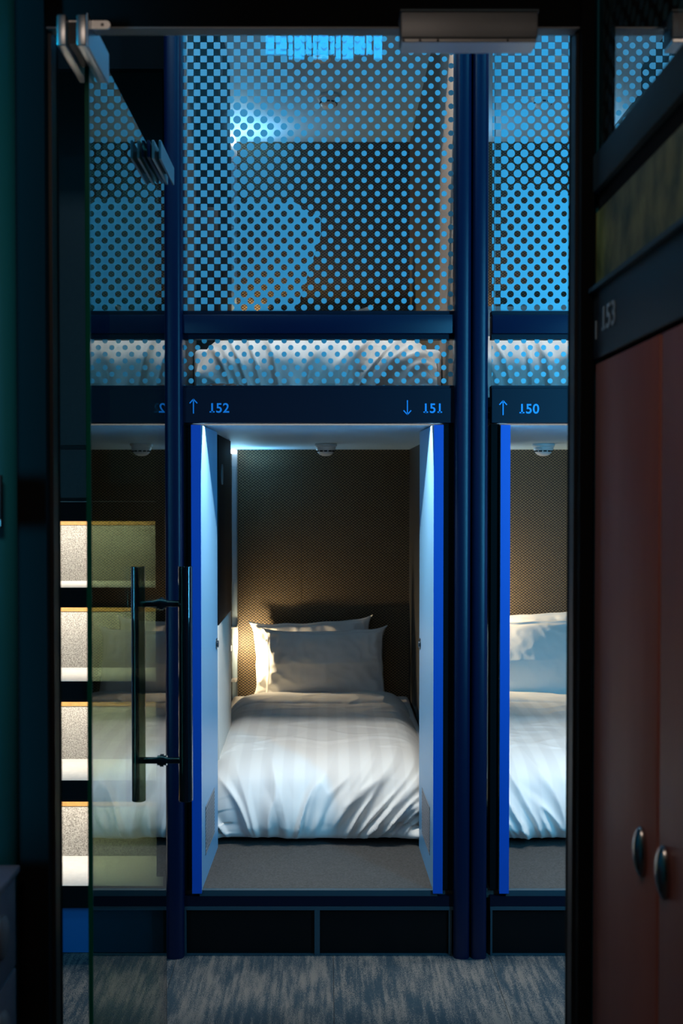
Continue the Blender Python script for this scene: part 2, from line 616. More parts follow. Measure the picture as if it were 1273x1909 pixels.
p = obj('lock_fitting', bb((GX + 0.006, GX + 0.014, 2.45, 2.66, ZH - 0.010, ZH + 0.030), (GX - 0.020, GX - 0.006, 2.45, 2.66, ZH - 0.010, ZH + 0.030), b=0.002), M['navy'], gd, True, label='brushed metal strike plates at the free corner')
obj('cover_plate', bb((GX + 0.034, GX + 0.040, 2.45, 2.66, ZH - 0.014, ZH + 0.030), b=0.0015), M['steel_blue'], p)
obj('cover_plate', bb((GX + 0.018, GX + 0.024, 2.45, 2.66, ZH - 0.013, ZH + 0.030), b=0.0008), M['alu'], p)
obj('spacer', bb((GX + 0.0142, GX + 0.0338, 2.50, 2.61, ZH + 0.000, ZH + 0.02)), M['black'], p)
obj('hinge_fitting', bb((GX - 0.026, GX + 0.026, 1.80, 1.873, 0.008, 0.06), b=0.003), M['alu'], gd, True)
HY = F / 728.0
ztop, zbot = Z(1055, HY), Z(1492, HY)
zs = (Z(1125, HY), Z(1417, HY))
for xx in (X(257, HY), X(345, HY)):
    bm = bmesh.new()
    cyl(bm, (xx, HY, zbot), (xx, HY, ztop), 0.0178, n=40)
    bev(bm, 0.0012, 1)
    obj('pull_bar', bm, M['chrome'], gd, True)
for zz in zs:
    bm = bmesh.new()
    cyl(bm, (X(257, HY), HY, zz), (X(345, HY), HY, zz), 0.0085, n=24)
    cyl(bm, (GX - 0.016, HY, zz), (GX + 0.016, HY, zz), 0.0125, n=24)
    cyl(bm, (GX - 0.009, HY, zz), (GX + 0.009, HY, zz), 0.016, n=24)
    obj('handle_standoff', bm, M['chrome'], gd, True)

bm = bmesh.new()
x0, x1 = X(118, 1.80), X(213, 1.80)
zc = ZH + 0.001
pts = []
for i in range(13):
    a = -pi / 2 + pi * i / 12
    pts.append((x1 - 0.007 + 0.007 * cos(a), zc + 0.007 * sin(a)))
for i in range(13):
    a = pi / 2 + pi * i / 12
    pts.append((x0 + 0.007 + 0.007 * cos(a), zc + 0.007 * sin(a)))
v0 = [bm.verts.new((a, 1.783, b)) for a, b in pts]
v1 = [bm.verts.new((a, 1.787, b)) for a, b in pts]
bm.faces.new(v0); bm.faces.new(v1)
for i in range(len(pts)):
    bm.faces.new((v0[i], v0[(i + 1) % len(pts)], v1[(i + 1) % len(pts)], v1[i]))
pv = obj('pivot_plate', bm, M['alu'], loc=((x0 + x1) / 2, 1.785, zc))
tag(pv, 'small rounded silver pivot plate on the door header at top left', 'plate')
obj('screw', bb((x1 - 0.016, x1 - 0.011, 1.7815, 1.784, zc - 0.0025, zc + 0.0025), b=0.0008), M['grey_metal'], pv)
obj('screw', bb((x0 + 0.011, x0 + 0.016, 1.7815, 1.784, zc - 0.0025, zc + 0.0025), b=0.0008), M['grey_metal'], pv)

# magnetic lock housing
ml = root('magnetic_lock', (X(870, 1.75), 1.76, Z(78, 1.75)), 'long grey metal lock housing on the header above the doorway', 'lock')
a0, a1 = X(745, 1.75), X(996, 1.75)
obj('housing', bb((a0, a1, 1.735, 1.783, Z(78, 1.75) + 0.001, Z(28, 1.75)), b=0.003), M['grey_metal'], ml, True)
obj('top_lip', bb((a0 - 0.001, a1 + 0.001, 1.733, 1.784, Z(28, 1.75) - 0.001, Z(25, 1.75))), M['grey_frame'], ml)
bp_ = obj('base_plate', bb((a0 + 0.002, a1 - 0.002, 1.738, 1.783, Z(84, 1.75), Z(78, 1.75) + 0.001), b=0.001), M['alu'], ml, label='pale metal bottom plate')
for t in (0.02, 0.14, 0.27, 0.78):
    xx = a0 + (a1 - a0) * t
    bm = bmesh.new()
    cyl(bm, (xx, 1.7365, Z(81, 1.75)), (xx, 1.739, Z(81, 1.75)), 0.002, n=12)
    obj('screw', bm, M['black'], bp_)


# ---------------------------------------------------------------- bedding builders
def duvet_bm(xc, zoff, seed, w0=-0.475, w1=0.40):
    """duvet falling over the front end of the mattress; x relative to pod centre shift"""
    prof = [(5.11, .462), (5.15, .478), (5.13, .503), (5.06, .512), (4.9, .512), (4.86, .503), (4.8, .510), (4.6, .515), (4.4, .515), (4.2, .515), (4.05, .512),
            (3.93, .502), (3.85, .482), (3.79, .45), (3.755, .40), (3.738, .35), (3.735, .30), (3.745, .26), (3.765, .238), (3.80, .232)]
    NU, NV = 190, 230
    # resample by arclength
    L = [0]
    for a, b in zip(prof[:-1], prof[1:]):
        L.append(L[-1] + math.dist(a, b))
    T = L[-1]
    bm = bmesh.new()
    grid = []
    for j in range(NV + 1):
        q = j / NV
        # denser towards the front
        s = T * (q ** 0.8)
        k = 0
        while k < len(L) - 2 and L[k + 1] < s:
            k += 1
        f = (s - L[k]) / (L[k + 1] - L[k])
        # catmull rom
        P = [prof[max(0, min(len(prof) - 1, k + d))] for d in (-1, 0, 1, 2)]

        def cr(i):
            p0, p1, p2, p3 = (P[0][i], P[1][i], P[2][i], P[3][i])
            return 0.5 * (2 * p1 + (p2 - p0) * f + (2 * p0 - 5 * p1 + 4 * p2 - p3) * f * f + (3 * p1 - p0 - 3 * p2 + p3) * f ** 3)
        y, z = cr(0), cr(1)
        dy = (P[2][0] - P[1][0]); dz = (P[2][1] - P[1][1])
        ln = math.hypot(dy, dz) or 1
        ny, nz = dz / ln, -dy / ln      # outward normal (front: -y, top: +z)
        front = max(0.0, min(1.0, (4.12 - y) / 0.36))
        down = max(0.0, min(1.0, (0.50 - z) / 0.22)) if y < 4.3 else 0.0
        row = []
        for i in range(NU + 1):
            u = i / NU
            x = w0 + (w1 - w0) * u
            e = min(u, 1 - u) * (w1 - w0)
            sag = 0.085 * exp(-(e / 0.05) ** 1.3)
            # long soft undulation of the top
            und = 0.010 * noise.noise(Vector((x * 3.2 + seed, y * 2.2, seed)))
            und += 0.004 * noise.noise(Vector((x * 9 + seed, y * 5.0, seed + 4)))
            # fans of creases over the front end
            g = (u - 0.42)
            sh = 1.5 * g + 0.55 * noise.noise(Vector((x * 2.1, seed * 3.1, 0)))
            xs = x - sh * (z - 0.25) * 0.95
            n1 = noise.noise(Vector((xs * 11 + seed * 2, z * 2.0, seed)))
            n2 = noise.noise(Vector((xs * 19 + seed, z * 3.0, seed + 9)))
            n3 = noise.noise(Vector((xs * 5.5 + seed, z * 2.5, seed + 2)))
            r1 = 1 - min(1, abs(n1) * 3.2)
            r2 = 1 - min(1, abs(n2) * 3.0)
            ampl = (0.25 + 0.75 * down) * front
            big = 0.62 + 0.55 * max(0, u - 0.45) / 0.55
            fold = ampl * (0.034 * big * (r1 - .45) + 0.028 * (r2 ** 1.5 - .3) + 0.030 * n3 * down)
            fold *= max(0.0, min(1.0, (z - 0.232) / 0.055)) if y < 4.0 else 1
            if y > 4.0:
                fold += 0.0045 * (1 - min(1, abs(noise.noise(Vector((x * 4 + y * 6, y * 7 - x * 3, seed + 5)))) * 4))
            if y > 4.95:
                fold += 0.008 * noise.noise(Vector((x * 7, y * 6, seed + 1)))
            d = und * (1 - 0.4 * front) + fold
            row.append(bm.verts.new((x + xc, y + ny * d, z + nz * d - sag * (1 if z > .3 else (z - .2) / .1) + zoff)))
        grid.append(row)
    for j in range(NV):
        for i in range(NU):
            bm.faces.new((grid[j][i], grid[j][i + 1], grid[j + 1][i + 1], grid[j + 1][i]))
    # close below with side skirts down to the mattress top
    under = []
    for j in range(NV + 1):
        a, b = grid[j][0].co, grid[j][NU].co
        zb = max(zoff + 0.232, min(a.z, b.z) - 0.03)
        under.append((bm.verts.new((a.x + 0.01, a.y, min(zb, a.z - .001))), bm.verts.new((b.x - 0.01, b.y, min(zb, b.z - .001)))))
    for j in range(NV):
        bm.faces.new((grid[j][0], grid[j + 1][0], under[j + 1][0], under[j][0]))
        bm.faces.new((grid[j][NU], under[j][1], under[j + 1][1], grid[j + 1][NU]))
    return bm


def pillow_bm(wd, ht, th, seed, ears=0.022):
    N = 64
    bm = bmesh.new()
    vs = {}
    for s in (1, -1):
        for i in range(N + 1):
            for j in range(N + 1):
                u, v = 2 * i / N - 1, 2 * j / N - 1
                edge = i in (0, N) or j in (0, N)
                if edge and s == -1:
                    vs[(s, i, j)] = vs[(1, i, j)]
                    continue
                # concave sides, pointed corners
                x = u * wd / 2 * (1 - 0.035 * (1 - abs(v) ** 2.2)) + math.copysign(ears * (abs(u * v) ** 10), u)
                z = v * ht / 2 * (1 - 0.055 * (1 - abs(u) ** 2.5)) + math.copysign(ears * 0.8 * (abs(u * v) ** 10), v)
                # flange
                fu = max(0.0, min(1, (0.955 - abs(u)) / 0.955)); fv = max(0.0, min(1, (0.93 - abs(v)) / 0.93))
                t = th / 2 * (fu ** 0.42) * (fv ** 0.42) + 0.002
                # creases running in from the corners and short sides
                r = noise.noise(Vector((x * 6 + seed, z * 16, seed)))
                c = noise.noise(Vector((x * 16 + z * 9, z * 12 - x * 8, seed + 3)))
                t += (fu * fv > 0) * (0.008 * r + 0.012 * (1 - min(1, abs(c) * 2.4)) * (0.15 + abs(u) ** 2.0) * (fu > 0))
                wob = 0.006 * noise.noise(Vector((u * 3 + seed, v * 3, 7)))
                vs[(s, i, j)] = bm.verts.new((x + wob, -s * t + wob, z + wob))
    for s in (1, -1):
        for i in range(N):
            for j in range(N):
                q = [vs[(s, i, j)], vs[(s, i + 1, j)], vs[(s, i + 1, j + 1)], vs[(s, i, j + 1)]]
                if len(set(q)) == 4:
                    try:
                        bm.faces.new(q if s == 1 else q[::-1])
                    except ValueError:
                        pass
    return bm


def put_pillow(bm, loc, lean, roll, yaw, label, group):
    bm.transform(Matrix.Rotation(yaw, 4, 'Z') @ Matrix.Rotation(lean, 4, 'X') @ Matrix.Rotation(roll, 4, 'Y'))
    o = obj('pillow', bm, M['pillow'], smooth='all')
    o.location = loc
    return tag(o, label, 'pillow', group)


# ---------------------------------------------------------------- smoke detector prototype
def detector(loc, label):
    r = root('smoke_detector', loc, label, 'smoke detector', 'round white smoke detectors on the pod ceilings')
    bm = bmesh.new()
    lathe(bm, [(0.050, 0), (0.052, -0.006), (0.050, -0.012), (0.046, -0.014)], loc, n=40)
    obj('base_ring', bm, M['plastic'], r, True)
    bm = bmesh.new()
    lathe(bm, [(0.046, -0.013), (0.045, -0.024), (0.042, -0.030)], loc, n=40)
    obj('housing', bm, M['plastic'], r, True)
    bm = bmesh.new()
    for k in range(12):
        a = 2 * pi * k / 12
        m = Matrix.Translation(loc) @ Matrix.Rotation(a, 4, 'Z')
        b2 = bmesh.new()
        box(b2, 0.030, 0.0415, -0.007, 0.007, -0.037, -0.031)
        b2.transform(m)
        me = bpy.data.meshes.new('t'); b2.to_mesh(me); bm.from_mesh(me); b2.free(); bpy.data.meshes.remove(me)
    obj('vent_slot', bm, M['plastic_dark'], r)
    bm = bmesh.new()
    lathe(bm, [(0.040, -0.0305), (0.036, -0.041), (0.027, -0.050), (0.014, -0.055), (0.002, -0.056)], loc, n=40)
    obj('dome', bm, M['plastic'], r, True)
    return r


# ---------------------------------------------------------------- pods
LO, HI = -0.445, -0.445
PX_L, PX_R = -0.495, 0.425       # inner walls relative to pod shift
YB = 5.40                         # back wall


def text(parent, s, px, py, hgt, Y, m=None, rot=None, loc=None):
    cu = bpy.data.curves.new('number', 'FONT')
    cu.body = s
    cu.size = hgt / 0.73
    cu.extrude = 0.0004
    cu.offset = 0.0007
    cu.space_character = 1.05
    cu.align_x = 'LEFT'
    tmp = bpy.data.objects.new('tmp', cu)
    C.objects.link(tmp)
    dg = bpy.context.evaluated_depsgraph_get()
    me = bpy.data.meshes.new_from_object(tmp.evaluated_get(dg))
    C.objects.unlink(tmp)
    bpy.data.objects.remove(tmp)
    # slab foot and flag under each 1
    bm = bmesh.new()
    bm.from_mesh(me)
    if s[0] == '1':
        mxx = max(v.co.x for v in bm.verts)
        cw = mxx / 3.0
        for q in (0,) + ((2,) if s[2] == '1' else ()):
            zone = [v.co.x for v in bm.verts if v.co.y < hgt * 0.02 and (v.co.x < cw * 0.95 if q == 0 else v.co.x > cw * 2.05)]
            box(bm, min(zone) - cw * 0.24, max(zone) + cw * 0.24, 0.0, hgt * 0.13, -0.0004, 0.0004)
    bm.to_mesh(me)
    bm.free()
    me.materials.clear()
    me.materials.append(m or M['letter'])
    o = bpy.data.objects.new('number', me)
    C.objects.link(o)
    o.parent = parent
    o.rotation_euler = rot or (pi / 2, 0, 0)
    o.location = Vector(loc if loc else (X(px, Y), Y, Z(py, Y))) - rloc(parent)
    return o


def arrow(parent, px, py, up, Y, h=0.046):
    bm = bmesh.new()
    x, z = X(px, Y), Z(py, Y)
    t = 0.0017
    box(bm, x - t, x + t, Y - 0.001, Y + 0.001, z - h / 2, z + h / 2)
    s = 1 if up else -1
    for k in (-1, 1):
        b2 = bmesh.new()
        box(b2, -t, t, -0.001, 0.001, -0.018, 0.0)
        b2.transform(Matrix.Translation((x, Y, z + s * h / 2)) @ (Matrix.Rotation(pi if not up else 0, 4, 'Y')) @ Matrix.Rotation(k * radians(42), 4, 'Y'))
        me = bpy.data.meshes.new('t'); b2.to_mesh(me); bm.from_mesh(me); b2.free(); bpy.data.meshes.remove(me)
    obj('arrow', bm, M['letter'], parent)


ZS = Z(1658, YP)          # sill top front
ZC = 1.715                # lower pod ceiling
UP = ZC + 0.085 - ZS      # lift of the upper pods
ZF0, ZF1 = Z(788, YP), Z(720, YP)
ZB0, ZB1 = Z(631, YP), Z(579, YP)


def shell(r, dx, dz, upper):
    hi = dx > 0 and not upper
    lz = 0.74 if hi else 0.49
    x0, x1 = PX_L + dx, PX_R + dx
    zf, zc = ZS + dz, ZC + (UP if not upper else UP) * 0 + (dz if upper else 0)
    if upper:
        zc = zf + (ZC - ZS)
    # back wall wallpaper in two panels with a fine seam
    seam = X(562, YB) + dx
    obj('wallpaper_panel', bb((x0 + 0.028, seam - 0.0007, YB, YB + 0.02, zf, zc)), M['wallpaper'], r)
    obj('wallpaper_panel', bb((seam + 0.0007, x1, YB, YB + 0.02, zf, zc)), M['wallpaper'], r)
    obj('floor_panel', bb((x0, x1, YP + 0.012, YB + 0.02, zf - 0.03, zf)), M['sill'], r)
    obj('ceiling_panel', bb((x0 - 0.02, x1 + 0.02, YP + 0.078, YB + 0.02, zc, zc + 0.02)), M['ceiling_blue_lit'], r)
    obj('slot_edge', bb((x0 - 0.02, x1 + 0.02, YP + 0.0765, YP + 0.0778, zc, zc + 0.02)), M['black_matte'], r)  # black strip added so the panel's lit front edge stays dark
    # side walls
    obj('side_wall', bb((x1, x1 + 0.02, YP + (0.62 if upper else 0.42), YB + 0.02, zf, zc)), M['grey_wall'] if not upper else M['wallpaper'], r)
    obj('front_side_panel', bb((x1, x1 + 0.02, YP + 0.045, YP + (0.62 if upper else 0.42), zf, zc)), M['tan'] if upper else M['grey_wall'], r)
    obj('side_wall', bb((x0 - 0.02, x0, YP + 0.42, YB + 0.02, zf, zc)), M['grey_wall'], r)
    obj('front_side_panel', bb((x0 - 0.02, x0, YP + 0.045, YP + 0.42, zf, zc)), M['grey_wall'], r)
    # left side cabinet board; the light's cut-off painted as cream below black
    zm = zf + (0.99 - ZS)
    up_ = obj('side_board', bb((x0, x0 + 0.083, 3.95, 4.45, zm, zc - 0.001), b=0.002), M['black_glass'], r, True, label='upper side board, black for the unlit part')
    bm = bmesh.new()
    cyl(bm, (x0 + 0.0825, 4.06, zf + (1.565 - ZS)), (x0 + 0.088, 4.06, zf + (1.565 - ZS)), 0.022, n=32)
    for v in bm.verts:
        v.co.z = (v.co.z - (zf + (1.565 - ZS))) * 1.8 + zf + (1.565 - ZS)
    obj('oval_recess_plate', bm, M['grey_metal'], up_, True)
    obj('side_board', bb((x0, x0 + 0.083, 3.95, 4.45, zf + 0.2, zm - 0.002), b=0.002), M['cream'] if not upper else M['black_glass'], r, True, label='lower side board, cream for the lit part' if not upper else 'lower side board, black for the unlit part')
    # niche strip in the far left corner: slats, shelf and a lit lens on top
    n = obj('corner_niche', bb((x0, x0 + 0.027, YB + 0.004, YB + 0.02, zf + 0.2, zc)), M['slat'], r, label='pale blue slatted corner strip')
    for k in range(44):
        z0 = zf + 0.80 - (0.0) + k * 0.0142
        if z0 > zc - 0.05:
            break
        obj('slat', bb((x0 + 0.001, x0 + 0.024, YB - 0.002, YB + 0.004, z0, z0 + 0.0105)), M['slat'], n)
    obj('shelf', bb((x0, x0 + 0.0265, YB - 0.05, YB + 0.004, zf + 0.575, zf + 0.583)), M['plastic'], n)
    obj('shelf', bb((x0, x0 + 0.0265, YB - 0.05, YB + 0.004, zf + 0.30, zf + 0.312)), M['plastic'], n)
    obj('edge_bead', bb((x0 + 0.0265, x0 + 0.0295, YB - 0.004, YB + 0.004, zf + 0.2, zc)), M['alu'], n)
    obj('lamp_lens', bb((x0 + 0.002, x0 + 0.026, YB - 0.12, YB - 0.002, zc - 0.022, zc - 0.004)), M['led_cool'], n)
    # reading lamp in the gap behind the side board
    bm = bmesh.new()
    cyl(bm, (x0 + 0.0005, 5.25, zf + lz), (x0 + 0.009, 5.25, zf + lz), 0.018, n=20)
    rl = obj('reading_lamp', bm, M['alu'], r, True)
    bm = bmesh.new()
    cyl(bm, (x0 + 0.009, 5.25, zf + lz), (x0 + 0.0105, 5.25, zf + lz), 0.014, n=20)
    obj('lamp_lens', bm, M['led_warm'], rl)
    area('reading_light', (x0 + 0.013, 5.25, zf + lz), 0.028, READ * (1.3 if upper else 3.0 if hi else 1), (1.0, 0.76, 0.46), (0, radians(-90), radians(14)), spread=170)
    area('niche_light', (x0 + 0.032, YB - 0.12, zc - 0.20), 0.05, 1.7, (0.30, 0.70, 1.0), (0, radians(-150), radians(-50)), sy=0.08, spread=130)
    if upper:  # blue strip and its light, added to brighten the upper ceiling
        obj('fill_strip', bb((x0 + 0.1, x1 - 0.1, YP + 0.079, YP + 0.089, zc - 0.125, zc - 0.115)), M['grey_metal'], r)
        obj('fill_bracket', bb((x0, x0 + 0.1, YP + 0.079, YP + 0.089, zc - 0.125, zc - 0.115), (x1 - 0.1, x1, YP + 0.079, YP + 0.089, zc - 0.125, zc - 0.115)), M['black_matte'], r)
        area('ceiling_fill', ((x0 + x1) / 2, YP + 0.086, zc - 0.113), x1 - x0 - 0.2, 4.5, (0.20, 0.60, 1.0), (radians(158), 0, 0), sy=0.01, spread=125)
    # strip light set up in a slot between the front board and the ceiling panel
    obj('light_slot', bb((x0 + 0.02, x1 - 0.02, YP + 0.042, YP + 0.078, zc + 0.042, zc + 0.05)), M['black_matte'], r)
    obj('light_strip', bb((x0 + 0.08, x1 - 0.08, YP + 0.0435, YP + 0.053, zc + 0.034, zc + 0.0418)), M['grey_metal'], r)
    area('strip_light', ((x0 + x1) / 2 + 0.003, YP + 0.048, zc + 0.0325), x1 - x0 - 0.17, STRIP * (0.95 if upper else 1), (1.0, 0.96, 0.89), (0, 0, 0), sy=0.004, spread=140)


READ, STRIP = 3.6, 12.0


def door_leaf(r, hinge_x, dirx, name_label=None):
    """a leaf folded inwards; hinge_x is the inner face at the front, dirx = +1 when the leaf body lies to its left"""
    y0, y1 = YP - 0.012, YP + 0.40
    zb, zt = ZS - 0.006, ZC - 0.004
    a = hinge_x
    b = hinge_x - dirx * 0.030
    sk = 0.009 * dirx       # leaf ends lean a little inwards
    lo, hi = min(a, b), max(a, b)
    bm = bb((lo, hi, y0 + 0.002, y1, zb, zt))
    for v in bm.verts:
        v.co.x += sk * (v.co.y - y0) / (y1 - y0)
    leaf = obj('door_leaf', bm, M['blue_face'], r, label='pale blue inward-open leaf')
    obj('edge_band', bb((lo - 0.0004, hi + 0.0004, y0 - 0.001, y0 + 0.0022, zb - 0.002, zt)), M['blue_edge'], leaf, label='cobalt blue front edge')
    kx = a + dirx * 0.006
    ky, kz = YP + 0.37, Z(1200, YP + 0.37)
    bm = bmesh.new()
    cyl(bm, (kx - dirx * 0.004, ky, kz), (kx + dirx * 0.004, ky, kz), 0.021, n=28)
    cyl(bm, (kx + dirx * 0.004, ky, kz), (kx + dirx * 0.010, ky, kz), 0.012, n=28)
    obj('knob', bm, M['chrome'], leaf, True)
    # ventilation grille
    gy0, gy1, gz0, gz1 = YP + 0.075, YP + 0.30, ZS + 0.085, ZS + 0.245
    bm = bmesh.new()
    fx = a + dirx * 0.0035
    th = 0.001

    def gb(ya, yb, za, zb_):
        for_v = box(bm, min(fx, fx + dirx * th), max(fx, fx + dirx * th), ya, yb, za, zb_)
        for v in for_v:
            v.co.x += sk * (v.co.y - y0) / (y1 - y0) - 0.003 * dirx
    gb(gy0, gy1, gz0, gz0 + 0.006); gb(gy0, gy1, gz1 - 0.006, gz1)
    gb(gy0, gy0 + 0.006, gz0, gz1); gb(gy1 - 0.006, gy1, gz0, gz1)
    k = gy0 + 0.018
    while k < gy1 - 0.01:
        gb(k, k + 0.005, gz0, gz1)
        k += 0.0165
    k = gz0 + 0.014
    while k < gz1 - 0.008:
        gb(gy0, gy1, k, k + 0.004)
        k += 0.0125
    g = obj('vent_grille', bm, M['grille'], leaf)
    bm = bmesh.new()
    vsb = box(bm, a - 0.0005 if dirx > 0 else a - 0.0008, a + 0.0008 if dirx > 0 else a + 0.0005, gy0 + .004, gy1 - .004, gz0 + .004, gz1 - .004)
    for v in vsb:
        v.co.x += sk * (v.co.y - y0) / (y1 - y0)
    obj('vent_backing', bm, M['plastic_dark'], leaf)


for k, (num_lo, num_hi) in enumerate(((151, 152), (149, 150))):
    dx = k * PITCHX
    xa, xb = X(341, YP) + dx, X(846, YP) + dx            # between posts
    # ---- lower pod
    r = root('sleeping_pod', ((xa + xb) / 2, YP, 0),
             ('open lower sleeping pod 151 with pale blue doors, below upper pod 152' if k == 0 else 'open lower sleeping pod right of the navy double post, under number 150'),
             'sleeping pod', 'sleeping pods along the corridor')
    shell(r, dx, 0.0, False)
    # the front lip, plinth, frame and two drawer fronts below
    obj('sill_lip', bb((xa + 0.05, xb - 0.05, YP - 0.004, YP + 0.012, ZS - 0.02, ZS), b=0.001), M['grey_frame'], r)
    obj('plinth_beam', bb((xa, xb, YP - 0.004, YP + 0.06, Z(1688, YP), ZS - 0.02)), M['navy_dark'], r)
    zt_, zb_ = Z(1688, YP), 0.006
    cx_ = [X(343, YP) + dx, X(586, YP) + dx, X(596, YP) + dx, X(838, YP) + dx]
    t = 0.010
    zp1, zp0 = Z(1695, YP), Z(1785, YP)
    obj('drawer_frame', bb((xa, xb, YP - 0.006, YP + 0.012, zp1, zt_ - 0.001), (xa, xb, YP - 0.002, YP + 0.012, zb_, zp0),
                           (xa + 0.001, cx_[0] + 0.004, YP - 0.0055, YP + 0.012, zp0, zp1), (cx_[1], cx_[2], YP - 0.0055, YP + 0.012, zp0, zp1),
                           (cx_[3], cx_[3] + 0.009, YP - 0.0055, YP + 0.012, zp0, zp1)), M['grey_frame'], r)
    obj('drawer_front', bb((cx_[0] + 0.005, cx_[1] - 0.001, YP + 0.006, YP + 0.02, zp0 + 0.001, zp1 - 0.001)), M['black_glass'], r, label='gloss black drawer front')
    obj('drawer_front', bb((cx_[2] + 0.001, cx_[3] - 0.001, YP + 0.006, YP + 0.02, zp0 + 0.001, zp1 - 0.001)), M['black_glass'], r, label='gloss black drawer front')
    # dark returns between posts and door leaves
    la = X(375, YP) + dx        # inner face of left leaf
    rb = X(808, YP) + dx
    obj('jamb_return', bb((xa, la - 0.032, YP + 0.002, YP + 0.05, ZS, ZC)), M['black_matte'], r)
    obj('jamb_return', bb((rb + 0.032, xb, YP + 0.002, YP + 0.05, ZS, ZC)), M['black_matte'], r)
    door_leaf(r, la, 1)
    door_leaf(r, rb, -1)
    # ---- number board above the doors
    fa = obj('number_board', bb((xa, xb + 0.003, YP - 0.006, YP + 0.04, ZF0, ZF1 - 0.006), b=0.001), M['navy_dark'], r, label='navy board with blue pod numbers')
    Yt = YP - 0.0075
    if k == 0:
        arrow(fa, 361, 757, True, Yt)
        text(fa, '152', 389.5, 768.5, 0.031, Yt)
        arrow(fa, 759, 759, False, Yt)
        text(fa, '151', 787, 769, 0.031, Yt)
    else:
        arrow(fa, 937, 760, True, Yt)
        text(fa, '150', 966, 770, 0.031, Yt)
        arrow(fa, 759 + 575, 759, False, Yt)
        text(fa, '149', 788 + 575, 769, 0.031, Yt)
    # ---- upper pod
    r2 = root('sleeping_pod', ((xa + xb) / 2, YP, ZC + 0.05),
              ('upper sleeping pod 152 behind dot-printed glass, left of the navy double post' if k == 0 else 'upper sleeping pod 150 behind dot-printed glass, right of the navy double post'),
              'sleeping pod', 'sleeping pods along the corridor')
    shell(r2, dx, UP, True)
    obj('lower_rail', bb((xa, xb + 0.003, YP - 0.002, YP + 0.04, ZF1 - 0.0055, ZF1 + 0.003)), M['navy_dark'], r2)
    obj('cross_beam', bb((xa, xb + 0.004, YP - 0.012, YP + 0.04, Z(622, YP), Z(587, YP)), b=0.003), M['navy'], r2, True)
    obj('beam_groove', bb((xa, xb + 0.002, YP + 0.002, YP + 0.038, ZB0, Z(622, YP) - 0.0005)), M['navy_dark'], r2)
    obj('beam_groove', bb((xa, xb + 0.002, YP + 0.0, YP + 0.038, Z(587, YP) + 0.0005, ZB1)), M['navy_dark'], r2)
    obj('window_pane', bb((xa + 0.002, xb - 0.001, YP + 0.010, YP + 0.018, ZB1 + 0.0005, 3.28)), M['print_main' if k == 0 else 'print_right'], r2, label='tall glass with blue halftone dots')
    obj('window_pane', bb((xa + 0.002, xb - 0.001, YP + 0.010, YP + 0.018, ZF1 + 0.0035, ZB0 - 0.0005)), M['print_strip'], r2, label='low glass strip with blue dots')
    obj('edge_bead', bb((xa + 0.012, xa + 0.0145, YP + 0.022, YP + 0.03, ZB1, 3.28)), M['alu'], r2)
    obj('top_beam', bb((xa, xb + 0.003, YP - 0.004, YP + 0.038, 3.281, 3.34)), M['navy'], r2)

    # ---- bedding in both
    for lev in (0, 1):
        dz = UP * lev
        nm = {(0, 0): 'lower pod with both doors open', (0, 1): 'upper pod left of the double post', (1, 0): 'lower pod right of the double post', (1, 1): 'upper pod right of the double post'}[(k, lev)]
        mt = obj('mattress', bb((PX_L + dx + 0.004, PX_R + dx - 0.004, 3.83, 5.39, ZS + 0.004 + dz, 0.438 + dz), b=0.022, seg=4), M['sheet'], smooth=True, loc=(dx, 4.6, ZS + 0.001 + dz))
        tag(mt, 'white sheeted mattress in the ' + nm, 'mattress', 'mattresses in the pods')
        sd = {(0, 0): 1.7, (0, 1): 6.3, (1, 0): 3.9, (1, 1): 8.8}[(k, lev)]
        dv = obj('duvet', duvet_bm(dx, dz, sd), M['duvet'], smooth='all', loc=(dx, 4.3, ZS + 0.005 + dz))
        tag(dv, 'white striped duvet on the bed in the ' + nm, 'duvet', 'duvets in the pods')
        zb = 0.505 + dz
        if k == 0:
            put_pillow(pillow_bm(0.60, 0.345, 0.13, 2.2 + sd), (-0.012, 5.195, zb + 0.130), radians(-12), radians(-1.0), 0, 'front white pillow leaning on another in the ' + nm, 'pillows in the pods')
            put_pillow(pillow_bm(0.60, 0.36, 0.10, 5.1 + sd), (-0.075, 5.315, zb + 0.150), radians(-7), radians(-3.0), 0, 'rear white pillow behind another in the ' + nm, 'pillows in the pods')
        else:
            put_pillow(pillow_bm(0.68, 0.42, 0.13, 3.2 + sd), (dx + 0.04, 5.19, zb + 0.145), radians(-14), radians(-1.5), 0, 'front wide white pillow in the ' + nm, 'pillows in the pods')
            put_pillow(pillow_bm(0.68, 0.42, 0.10, 4.1 + sd), (dx + 0.07, 5.315, zb + 0.165), radians(-7), radians(-4.0), 0, 'rear wide white pillow in the ' + nm, 'pillows in the pods')

# shaded gap under the duvet of upper pod 152, built as a dark sheet
bm = bmesh.new()
NX, NY = 60, 10
g = []
for j in range(NY + 1):
    row = []
    for i in range(NX + 1):
        u, v = i / NX, j / NY
        x = X(350, YP + 0.2) + u * (X(508, YP + 0.2) - X(350, YP + 0.2))
        hh = 0.075 * (math.sin(pi * min(1, u * 1.02)) ** 0.5 if 0 < u < 0.98 else 0) * (1 - 0.35 * u) + 0.006 * noise.noise(Vector((u * 9, v * 2, 0)))
        row.append(bm.verts.new((x, YP + 0.06 + v * 0.30, ZS + UP + 0.001 + max(0.0005, hh * math.sin(pi * (0.06 + 0.9 * v)) ** .7))))
    g.append(row)
for j in range(NY):
    for i in range(NX):
        bm.faces.new((g[j][i], g[j][i + 1], g[j + 1][i + 1], g[j + 1][i]))
ret = bmesh.ops.extrude_edge_only(bm, edges=[e for e in bm.edges if e.is_boundary])
for v in [q for q in ret['geom'] if isinstance(q, bmesh.types.BMVert)]:
    v.co.z = ZS + UP + 0.0003
